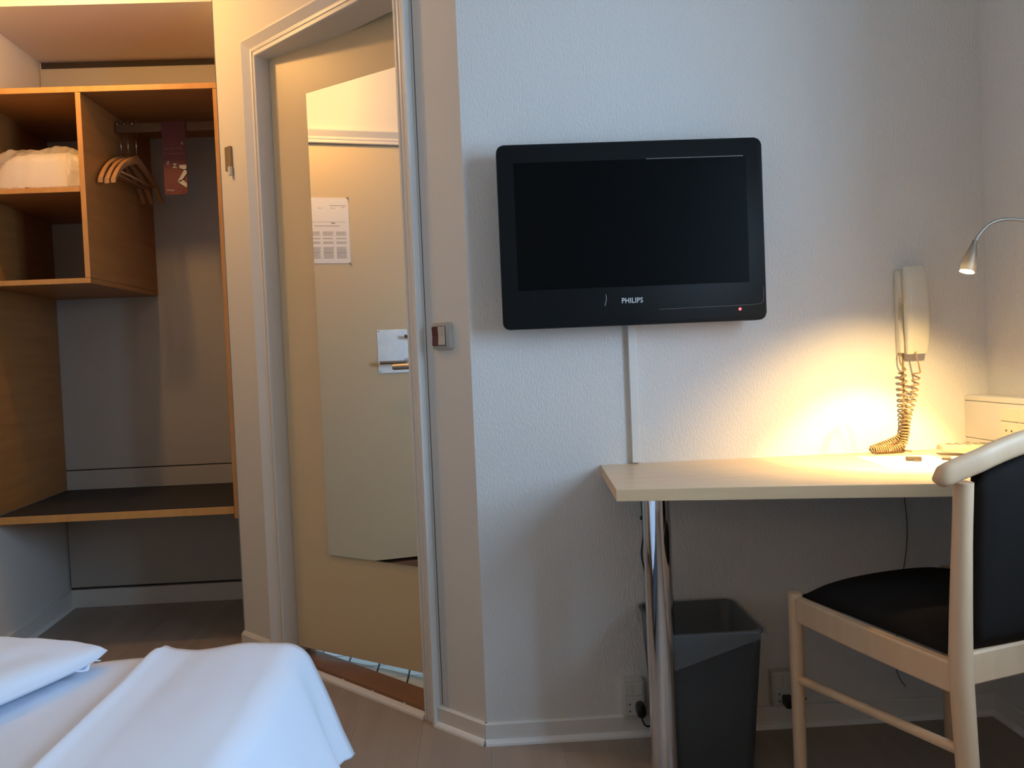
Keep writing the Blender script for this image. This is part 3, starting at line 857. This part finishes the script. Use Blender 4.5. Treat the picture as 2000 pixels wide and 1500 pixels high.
# ------------------------------------------------------------------ gooseneck reading lamp
gl = thing('gooseneck_lamp', 'slim metal gooseneck lamp lit over the desk, fixed to the right wall', 'lamp', (XR, 1.70, 1.20))
bm = B(); tube(bm, [(XR, 1.70, 1.16), (XR - 0.014, 1.70, 1.16)], 0.032, 28); obj('wall_rose', bm, LAMPM, parent=gl, auto=40)
neck = catmull([(1.371, 1.70, 1.16), (1.335, 1.705, 1.175), (1.285, 1.72, 1.225), (1.225, 1.735, 1.264), (1.165, 1.745, 1.284), (1.120, 1.75, 1.280), (1.090, 1.752, 1.255), (1.080, 1.753, 1.235)], 8)
bm = B(); tube(bm, neck, 0.0036, 12); obj('gooseneck', bm, LAMPM, parent=gl, smooth=True)
hd0 = Vector((1.081, 1.753, 1.243)); hd1 = Vector((1.058, 1.747, 1.176))
ax = (hd1 - hd0).normalized()
stops = [(0.0, 0.0045), (0.12, 0.0055), (0.3, 0.0085), (0.5, 0.0125), (0.75, 0.0150), (1.0, 0.0155)]
bm = B(); tube(bm, [hd0 + (hd1 - hd0) * t_ for t_, r_ in stops], [r_ for t_, r_ in stops], 4 * 7, cap=False)
bmesh.ops.solidify(bm, geom=bm.faces[:], thickness=0.0008)
hs = obj('lamp_head', bm, LAMPM, parent=gl, auto=60)
bm = B(); tube(bm, [hd1 - ax * 0.0035, hd1 - ax * 0.0015], 0.0125, 20); obj('bulb', bm, BULB, parent=hs)
for nm, en, sz, bl in (('desk_beam', DESK_LAMP_W, 60, 0.55), ('desk_spill', DESK_SPILL_W, 104, 0.95)):
    ld = bpy.data.lights.new(nm, 'SPOT')
    ld.energy = en; ld.color = (1.0, 0.67, 0.27); ld.spot_size = math.radians(sz); ld.spot_blend = bl; ld.shadow_soft_size = 0.010
    lo = bpy.data.objects.new(nm, ld); C.objects.link(lo)
    lo.parent = gl
    lo.location = (hd1 + ax * 0.003) - Vector(gl.location)
    aim = Vector((1.035, 2.03, 0.736)) - (hd1 + ax * 0.003)
    lo.rotation_euler = aim.to_track_quat('-Z', 'Y').to_euler()

# ------------------------------------------------------------------ ceiling lamp in the entrance passage
cl = thing('ceiling_lamp', 'small round ceiling lamp above the entrance passage', 'lamp', (-1.38, 2.74, CEIL_Z))
bm = B(); tube(bm, [(-1.38, 2.74, CEIL_Z), (-1.38, 2.74, CEIL_Z - 0.02)], 0.06, 32); obj('canopy', bm, TRIM, parent=cl, auto=40)
bm = B(); tube(bm, [(-1.38, 2.74, CEIL_Z - 0.02), (-1.38, 2.74, 2.47)], 0.008, 12); obj('stem', bm, TRIM, parent=cl, auto=40)
bm = B(); tube(bm, [(-1.38, 2.74, 2.47), (-1.38, 2.74, 2.462), (-1.38, 2.74, 2.432)], [0.02, 0.06, 0.105], 40, cap=False); bmesh.ops.solidify(bm, geom=bm.faces[:], thickness=0.002); obj('lamp_shade', bm, TRIM, parent=cl, auto=50)
ld = bpy.data.lights.new('passage_bulb', 'POINT')
ld.energy = CEILING_LAMP_W; ld.color = (1.0, 0.52, 0.155); ld.shadow_soft_size = 0.035
lo = bpy.data.objects.new('passage_bulb', ld); C.objects.link(lo); lo.parent = cl
lo.location = (0, 0, 2.374 - CEIL_Z)

# ------------------------------------------------------------------ warm fill lamp, added unseen behind the viewer to warm the room
rl = thing('warm_fill_lamp', 'added unseen warm fill lamp with a fabric shade on the rear wall', 'lamp', (-0.30, -1.60, 1.55))
bm = B(); box(bm, (-0.35, -1.60, 1.45), (-0.25, -1.585, 1.60), bevel=0.004); obj('wall_plate', bm, TRIM, parent=rl)
bm = B(); tube(bm, catmull([(-0.30, -1.586, 1.53), (-0.30, -1.50, 1.53), (-0.30, -1.42, 1.55), (-0.30, -1.40, 1.60)], 5), 0.006, 10); obj('arm', bm, NICKEL, parent=rl, smooth=True)
bm = B(); tube(bm, [(-0.30, -1.40, 1.56), (-0.30, -1.40, 1.78)], [0.13, 0.09], 36, cap=False); obj('lamp_shade', bm, mat('fill_shade_fabric', (0.9, 0.8, 0.6), 0.8, emit=((1.0, 0.62, 0.30), 3.5)), parent=rl, smooth=True)
ld = bpy.data.lights.new('warm_fill_bulb', 'POINT'); ld.energy = WARM_FILL_W; ld.color = (1.0, 0.62, 0.28); ld.shadow_soft_size = 0.10
lo = bpy.data.objects.new('warm_fill_bulb', ld); C.objects.link(lo); lo.parent = rl; lo.location = (0, 0.36, 0.10)

# ------------------------------------------------------------------ sockets and cables near the floor
def socket(x0, x1, z0, z1, label, holes=True):
    s_ = thing('wall_socket', label, 'socket', ((x0 + x1) / 2, D, z0))
    bm = B(); prism(bm, rrect(x0, z0, x1, z1, 0.004), D - 0.030, D + 0.0005, axis=1, bevel=0.002); obj('socket_body', bm, SOCKM, parent=s_, auto=40)
    xm = (x0 + x1) / 2
    bm = B(); box(bm, (x0 + 0.005, D - 0.0325, z0 + (z1 - z0) * 0.60), (x0 + 0.027, D - 0.0295, z1 - 0.008), bevel=0.001, seg=1); obj('rocker', bm, SOCKM, parent=s_)
    bm = B(); box(bm, (x0 + 0.029, D - 0.0325, z0 + (z1 - z0) * 0.60), (x1 - 0.005, D - 0.0295, z1 - 0.008), bevel=0.001, seg=1); obj('rocker', bm, SOCKM, parent=s_)
    bm = B(); box(bm, (x0 + 0.004, D - 0.032, z0 + 0.006), (x1 - 0.004, D - 0.0295, z0 + (z1 - z0) * 0.56), bevel=0.001, seg=1); pl = obj('socket_face', bm, SOCKM, parent=s_)
    bm = B()
    for zz in (z0 + 0.018, z0 + 0.037): tube(bm, [(x0 + 0.018, D - 0.0325, zz), (x0 + 0.018, D - 0.031, zz)], 0.0025, 10)
    obj('pin_hole', bm, DARKGAP, parent=pl)
    return s_
socket(0.347, 0.405, 0.058, 0.158, 'white double wall socket low on the wall left of the waste bin')
socket(0.752, 0.806, 0.062, 0.158, 'white wall socket low on the wall right of the waste bin')
pg = thing('power_plug', 'black power plug with looped cable in the socket left of the waste bin', 'plug', (0.394, D - 0.032, 0.095))
bm = B(); prism(bm, rrect(0.379, 0.071, 0.401, 0.104, 0.008), D - 0.068, D - 0.0328, axis=1, bevel=0.004); obj('plug_body', bm, BLACKP, parent=pg, auto=40)
bm = B(); tube(bm, catmull([(0.388, 2.140, 0.078), (0.392, 2.130, 0.062), (0.402, 2.135, 0.050), (0.415, 2.15, 0.046), (0.424, 2.165, 0.056), (0.420, 2.175, 0.085), (0.424, 2.182, 0.14), (0.427, 2.190, 0.30), (0.424, 2.194, 0.43), (0.416, 2.196, 0.49), (0.423, 2.196, 0.55), (0.421, 2.196, 0.63), (0.418, 2.194, 0.706)], 6), 0.0024, 8); obj('cable', bm, BLACKP, parent=pg, smooth=True)
for i, (zz, lab) in enumerate(((0.588, 'upper black cable clip on the wall behind the chrome leg'), (0.386, 'lower black cable clip on the wall behind the chrome leg'))):
    bm = B(); box(bm, (0.4165 + i * 0.006, D - 0.008, zz - 0.005), (0.4255 + i * 0.006, D + 0.0003, zz + 0.005), bevel=0.001)
    tag(obj('cable_clip', bm, BLACKP, loc=(0.42, D, zz)), lab, 'cable clip', 'cable clips by the desk leg')
pts = [(1.136, 2.198, 0.709), (1.140, 2.198, 0.62), (1.146, 2.198, 0.556), (1.146, 2.198, 0.50), (1.139, 2.198, 0.444), (1.128, 2.198, 0.38), (1.112, 2.197, 0.25), (1.105, 2.197, 0.151), (1.114, 2.196, 0.112), (1.128, 2.194, 0.090)]
bm = B(); tube(bm, catmull(pts, 6), 0.0011, 6); tag(obj('thin_wire', bm, BLACKP, loc=(1.136, 2.198, 0.709), smooth=True), 'thin dark wire hanging down the wall under the desk', 'wire')
pts = [(1.352, 2.10, 0.30), (1.3715, 2.03, 0.20), (1.3715, 1.99, 0.14), (1.372, 1.93, 0.12), (1.372, 1.84, 0.075), (1.360, 1.74, 0.0195), (1.350, 1.62, 0.0042), (1.33, 1.4, 0.0042)]
pts[0] = (1.380, 2.10, 0.30); pts[1] = (1.380, 2.03, 0.20)
bm = B(); tube(bm, catmull(pts, 6), 0.004, 8); tag(obj('floor_cable', bm, BLACKP, loc=(1.37, 1.9, 0.1), smooth=True), 'black cable running down the right wall to the floor behind the chair', 'cable')
pts = [(0.790, 2.168, 0.085), (0.800, 2.15, 0.075), (0.820, 2.16, 0.072), (0.845, 2.18, 0.08)]
bm = B(); box(bm, (0.776, 2.135, 0.072), (0.800, 2.1725, 0.098), bevel=0.004); tube(bm, catmull(pts, 5), 0.003, 8); tag(obj('black_plug', bm, BLACKP, loc=(0.79, 2.16, 0.085)), 'black plug and short cable in the socket beside the chair leg', 'plug')

# ------------------------------------------------------------------ waste bin
wb = thing('waste_bin', 'dark square waste bin with a translucent liner under the desk', 'waste bin', (0.52, 2.03, 0))
def binring(z, inset=0.0):
    t_ = z / 0.365
    x0 = 0.420 - 0.022 * t_ + inset; x1 = 0.622 + 0.024 * t_ - inset; y0 = 1.928 - 0.022 * t_ + inset; y1 = 2.150 + 0.022 * t_ - inset
    return [Vector((p[0], p[1], z)) for p in rrect(x0, y0, x1, y1, 0.028, 5)]
def loft(bm, rings, cap0=True, cap1=False):
    rows = [r + [r[0]] for r in rings]
    vs = [[bm.verts.new(p) for p in r] for r in rings]
    n_ = len(rings[0])
    for i in range(len(vs) - 1):
        for j in range(n_): bm.faces.new((vs[i][j], vs[i][(j + 1) % n_], vs[i + 1][(j + 1) % n_], vs[i + 1][j]))
    if cap0: bm.faces.new(vs[0][::-1])
    if cap1: bm.faces.new(vs[-1])
bm = B(); loft(bm, [binring(0.002), binring(0.18), binring(0.355), binring(0.360, -0.004), binring(0.365, -0.004), binring(0.365, 0.004), binring(0.20, 0.005), binring(0.012, 0.006)], cap0=True, cap1=True)
obj('bin_body', bm, BIN, parent=wb, auto=40)
bm = B()
r0 = binring(0.200, 0.007); r1 = binring(0.3675, 0.006); r2 = binring(0.3685, -0.008); r3 = []
base3 = binring(0.34, -0.011)
for i, p in enumerate(base3):
    drop = 0.030 + 0.028 * (0.5 + 0.5 * math.sin(i * 0.9 + 0.6))
    if p.x > 0.60 and p.y < 1.95: drop = 0.016
    if p.x < 0.45 and p.y < 1.98: drop = 0.085
    r3.append(Vector((p.x + 0.002 * math.sin(i * 2.1), p.y - 0.002 * math.cos(i * 1.7), 0.366 - drop)))
loft(bm, [r0, r1, r2, [(a_ + b__) / 2 for a_, b__ in zip(r2, r3)], r3], cap0=False)
obj('bin_liner', bm, LINER, parent=wb, smooth=True, label='translucent bag folded over the rim')

# ------------------------------------------------------------------ chair
ch = thing('desk_chair', 'beech chair with black upholstered seat and back, drawn up to the desk', 'chair', (0.99, 1.72, 0))
FLp, FRp, RLp, RRp = Vector((0.708, 1.872, 0)), Vector((1.150, 2.018, 0)), Vector((0.832, 1.420, 0)), Vector((1.262, 1.562, 0))
rx = (RRp - RLp).normalized(); fy = Vector((-rx.y, rx.x, 0))
for p in (FLp, FRp):
    bm = B(); tube(bm, [p + Vector((0, 0, z)) for z in (0.0, 0.2, 0.44, 0.458, 0.463)], [0.0145, 0.0155, 0.0165, 0.0165, 0.014], 24); obj('leg', bm, BEECH, parent=ch, auto=40)
for p in (RLp, RRp):
    pts = [p - fy * 0.028 + Vector((0, 0, 0)), p - fy * 0.012 + Vector((0, 0, 0.2)), p + Vector((0, 0, 0.42)), p - fy * 0.0 + Vector((0, 0, 0.50)), p - fy * 0.006 + Vector((0, 0, 0.64)), p - fy * 0.014 + Vector((0, 0, 0.782))]
    cpts = catmull(pts, 4); nn = len(cpts)
    bm = B(); tube(bm, cpts, [0.0165 + 0.0035 * math.sin(PI * min(1, i / (nn - 1) * 1.15)) for i in range(nn)], 24); obj('rear_post', bm, BEECH, parent=ch, auto=40)
def rail(name, a_, b__, zc, h, t_, inset, bow=0.0, m=BEECH):
    d = (b__ - a_).normalized(); nrm = Vector((-d.y, d.x, 0))
    if nrm.dot(Vector((1.0, 1.72, 0)) - (a_ + b__) / 2) > 0: nrm = -nrm
    rows = []
    n_ = 12
    for i in range(n_ + 1):
        f_ = i / n_
        c = a_.lerp(b__, f_) + d * (inset * (1 - 2 * f_)) + nrm * bow * math.sin(PI * f_)
        r_ = 0.004
        rows.append([c + nrm * x_ + Vector((0, 0, zc + z_)) for x_, z_ in ((-t_, -h + r_), (-t_ + r_, -h), (t_ - r_, -h), (t_, -h + r_), (t_, h - r_), (t_ - r_, h), (-t_ + r_, h), (-t_, h - r_), (-t_, -h + r_))])
    bm = B(); grid(bm, rows); bmesh.ops.remove_doubles(bm, verts=bm.verts, dist=1e-5); bmesh.ops.holes_fill(bm, edges=bm.edges, sides=12)
    return obj(name, bm, m, parent=ch, auto=40)
rail('side_rail', RLp, FLp, 0.427, 0.029, 0.011, 0.012, bow=0.004)
rail('side_rail', RRp, FRp, 0.427, 0.029, 0.011, 0.012, bow=0.004)
rail('rear_rail', RLp, RRp, 0.447, 0.030, 0.011, 0.014)
rail('front_rail', FLp, FRp, 0.420, 0.024, 0.011, 0.012)
bm = B(); tube(bm, [RLp + Vector((-0.004, 0.0, 0.300)), FLp + Vector((0, 0, 0.262))], 0.0098, 16); obj('stretcher', bm, BEECH, parent=ch, auto=40)
bm = B(); tube(bm, [RRp + Vector((0.004, 0.0, 0.300)), FRp + Vector((0, 0, 0.262))], 0.0098, 16); obj('stretcher', bm, BEECH, parent=ch, auto=40)
# seat pad
rows = []
n_ = 18
a0 = RLp + fy * 0.018 + rx * 0.012; a1 = RRp + fy * 0.018 - rx * 0.012; b0 = FLp + rx * 0.004 + fy * 0.002 + rx * 0.008; b1 = FRp - rx * 0.012 + fy * 0.002
for sgn in (1, -1):
    rws = []
    for j in range(n_ + 1):
        v = j / n_
        r_ = []
        for i in range(n_ + 1):
            u = i / n_
            p = (a0.lerp(a1, u)).lerp(b0.lerp(b1, u), v)
            p = p + fy * 0.02 * math.sin(PI * u) * v
            f_ = (max(0, 1 - abs(2 * u - 1) ** 3.0) ** 0.5) * (max(0, 1 - abs(2 * v - 1) ** 3.0) ** 0.5)
            z = 0.456 + (0.046 * f_ if sgn > 0 else -0.014 * f_ ** 0.3) - 0.004 * (v - 0.5)
            r_.append(p + Vector((0, 0, z)))
        rws.append(r_)
    rows.append(rws)
bm = B(); grid(bm, rows[0]); grid(bm, rows[1]); bmesh.ops.remove_doubles(bm, verts=bm.verts, dist=1e-4)
obj('seat', bm, FABRIC, parent=ch, smooth=True, label='black upholstered seat pad')
# crest rail
mid = (RLp + RRp) / 2
half = (RRp - RLp).length / 2
cp = []
NC = 60
for i in range(NC + 1):
    t_ = -1 + 2 * i / NC
    L_ = half + 0.052
    c = mid + rx * (t_ * L_) - fy * (0.020 + 0.020 * (1 - t_ * t_) - 0.016 * max(0, abs(t_) - 0.75) / 0.25)
    zc = 0.795 + 0.062 * (1 - (t_ * 1.02) ** 2) - 0.002
    cp.append((c, zc, t_))
rws = []
for c, zc, t_ in cp:
    e_ = (max(0.0, 1 - max(0, (abs(t_) - 0.93) / 0.07) ** 3)) ** 0.5
    e_ = max(e_, 0.30)
    hh, tt = 0.0198 * e_, 0.0145 * (0.45 + 0.55 * e_)
    rws.append([c + fy * (tt * math.copysign(abs(math.cos(a_)) ** 0.6, math.cos(a_))) + Vector((0, 0, zc + hh * math.copysign(abs(math.sin(a_)) ** 0.7, math.sin(a_)))) for a_ in [2 * PI * k_ / 20 for k_ in range(21)]])
bm = B(); grid(bm, rws); bmesh.ops.remove_doubles(bm, verts=bm.verts, dist=1e-5); bmesh.ops.holes_fill(bm, edges=bm.edges, sides=24)
obj('crest_rail', bm, BEECH, parent=ch, auto=50)
# upholstered back panel
rws_f, rws_b = [], []
for j in range(15):
    v = j / 14
    z = 0.478 + v * (0.79 - 0.478)
    rf, rb = [], []
    for i in range(17):
        u = i / 16
        t_ = -1 + 2 * u
        lean = 0.0 + 0.014 * v
        zz = z + v * 0.052 * (1 - t_ * t_)
        e_ = max(0, 1 - abs(t_) ** 8) ** 0.5 * max(0, 1 - abs(2 * v - 1) ** 10) ** 0.5
        c = mid + rx * (t_ * (half - 0.017)) - fy * (lean + 0.026 * (1 - t_ * t_) * (0.3 + 0.7 * v)) + Vector((0, 0, zz))
        rf.append(c + fy * 0.016 * e_); rb.append(c - fy * 0.012 * e_)
    rws_f.append(rf); rws_b.append(rb)
bm = B(); grid(bm, rws_f); grid(bm, rws_b); bmesh.ops.remove_doubles(bm, verts=bm.verts, dist=1e-5)
obj('backrest', bm, FABRIC, parent=ch, smooth=True, label='black upholstered back panel')

# ------------------------------------------------------------------ bed
bd = thing('bed', 'low single bed under the white duvet at the left', 'bed', (-0.85, 0.55, 0))
bm = B(); box(bm, (-1.34, -0.5, 0.10), (-0.385, 1.545, 0.30), bevel=0.01); obj('bed_base', bm, BEDB, parent=bd)
bm = B(); box(bm, (-1.34, -0.5, 0.301), (-0.385, 1.545, 0.455), bevel=0.03, seg=3); obj('mattress', bm, LINEN, parent=bd)
for px, py in ((-1.28, -0.42), (-0.45, -0.42), (-1.28, 1.46), (-0.45, 1.46)):
    bm = B(); tube(bm, [(px, py, 0), (px, py, 0.10)], 0.02, 16); obj('leg', bm, BLACKP, parent=bd, auto=40)
# duvet
def sm(a_, b__, x_):
    t_ = min(1, max(0, (x_ - a_) / (b__ - a_))); return t_ * t_ * (3 - 2 * t_)
HEM = 0.248
def duvet_pt(u, v):
    """u: arc position across (0 at left edge .. right hem), v: along the bed, 1 at the foot"""
    y = -0.45 + v * 2.035
    xe = -0.395 + 0.035 * (1.58 - y) * 0.5
    top_len = xe - (-1.36)
    s = u * (top_len + HEM)
    # crease line and bulges on the top
    def topz(x_):
        cx = -0.620 + 0.020 * (1.58 - y) / 0.48
        z = 0.504
        z += 0.016 * sm(cx - 0.010, cx, x_) * (1 - sm(cx, cx + 0.07, x_) * 0.6) + 0.006 * math.exp(-((x_ - cx - 0.004) / 0.011) ** 2)
        z -= 0.018 * (1 - sm(cx - 0.20, cx - 0.01, x_)) * 0.4
        z += 0.012 * math.exp(-((x_ + 0.47) / 0.10) ** 2)
        z += 0.006 * noise.noise((x_ * 5, y * 2.2, 0.3)) + 0.002 * noise.noise((x_ * 16, y * 7, 4))
        return z
    if s <= top_len:
        x_ = -1.36 + s
        z = topz(x_)
        z -= 0.012 * sm(1.52, 1.585, y)
        return Vector((x_, y, z))
    d = s - top_len
    r = 0.060
    foot = sm(1.15, 1.585, y)
    amax = 1.12 - 0.02 * foot
    arc = r * amax
    if d < arc:
        a_ = d / r
        x_, z = xe + r * math.sin(a_), topz(xe) - r * (1 - math.cos(a_))
    else:
        a_ = amax
        x_, z = xe + r * math.sin(a_) + (d - arc) * math.cos(a_), topz(xe) - r * (1 - math.cos(a_)) - (d - arc) * math.sin(a_)
    k_ = min(1, d / 0.2)
    x_ += k_ * (0.016 * math.sin((y + 0.15 * d) * 15.0) + 0.010 * math.sin(y * 31 + 1.3)) * 0.8 * (1 - sm(1.50, 1.585, y))
    z -= 0.012 * sm(1.52, 1.585, y)
    return Vector((x_, y - 0.06 * k_ * foot * (d / HEM), z))
NU_, NV_ = 230, 84
bm = B(); grid(bm, [[duvet_pt(i / NU_, j / NV_) for i in range(NU_ + 1)] for j in range(NV_ + 1)])
bmesh.ops.recalc_face_normals(bm, faces=bm.faces)
bmesh.ops.solidify(bm, geom=bm.faces[:], thickness=0.010)
tag(obj('duvet', bm, LINEN, loc=(-0.85, 0.6, 0.5), smooth=True), 'white duvet with a pressed crease draped over the bed edge', 'duvet')
# pillow lying on the duvet
pc = Vector((-0.672, 1.530, 0)); ea = Vector((-0.970, 0.242, 0)); eb = Vector((-0.385, -0.923, 0))
LA, LB = 0.62, 0.56
def pil(u, v, top):
    # rounded corners in plan
    a_, b__ = 2 * u - 1, 2 * v - 1
    k_ = 1 - 0.055 * (abs(a_) ** 6) * (abs(b__) ** 6)
    p = pc + ea * LA * (0.5 + a_ * k_ / 2) + eb * LB * (0.5 + b__ * k_ / 2)
    fu = max(0, 1 - abs(2 * u - 1) ** 9) ** 0.42; fv = max(0, 1 - abs(2 * v - 1) ** 9) ** 0.42
    f_ = fu * fv
    z0 = 0.532
    wr = 0.006 * noise.noise((u * 5, v * 5, 2)) * f_ + 0.004 * noise.noise((u * 13, v * 9, 5)) * f_
    bul = max(0, 1 - abs(2 * u - 1) ** 2.2) * max(0, 1 - abs(2 * v - 1) ** 2.2)
    z = z0 + (0.020 * f_ + 0.026 * bul + wr if top else -0.022 * f_)
    return Vector((p.x, p.y, z))
bm = B(); nn = 34
grid(bm, [[pil(i / nn, j / nn, True) for i in range(nn + 1)] for j in range(nn + 1)])
grid(bm, [[pil(i / nn, j / nn, False) for i in range(nn + 1)] for j in range(nn + 1)])
bmesh.ops.remove_doubles(bm, verts=bm.verts, dist=1e-5)
pw_ = tag(obj('pillow', bm, LINEN, loc=(-0.95, 1.35, 0.5), smooth=True), 'white pillow lying on the duvet at the left of the bed', 'pillow')
# loose pillowcase flap at the corner
bm = B()
rws = []
for j in range(9):
    v = j / 8
    p0 = pc + eb * (0.035 + 0.075 * v) + ea * 0.026
    rws.append([p0 + ea * (-0.012 + 0.05 * u) + Vector((0, 0, 0.521 - 0.010 * u + 0.004 * math.sin(v * 9 + u * 3))) - Vector((0.008 * math.sin(v * 9) * (1 - u), 0, 0)) for u in [i / 6 for i in range(7)]])
grid(bm, rws); bmesh.ops.recalc_face_normals(bm, faces=bm.faces); bmesh.ops.solidify(bm, geom=bm.faces[:], thickness=0.002)
bm.transform(Matrix.Identity(4))
obj('case_flap', bm, LINEN, parent=pw_, smooth=True)
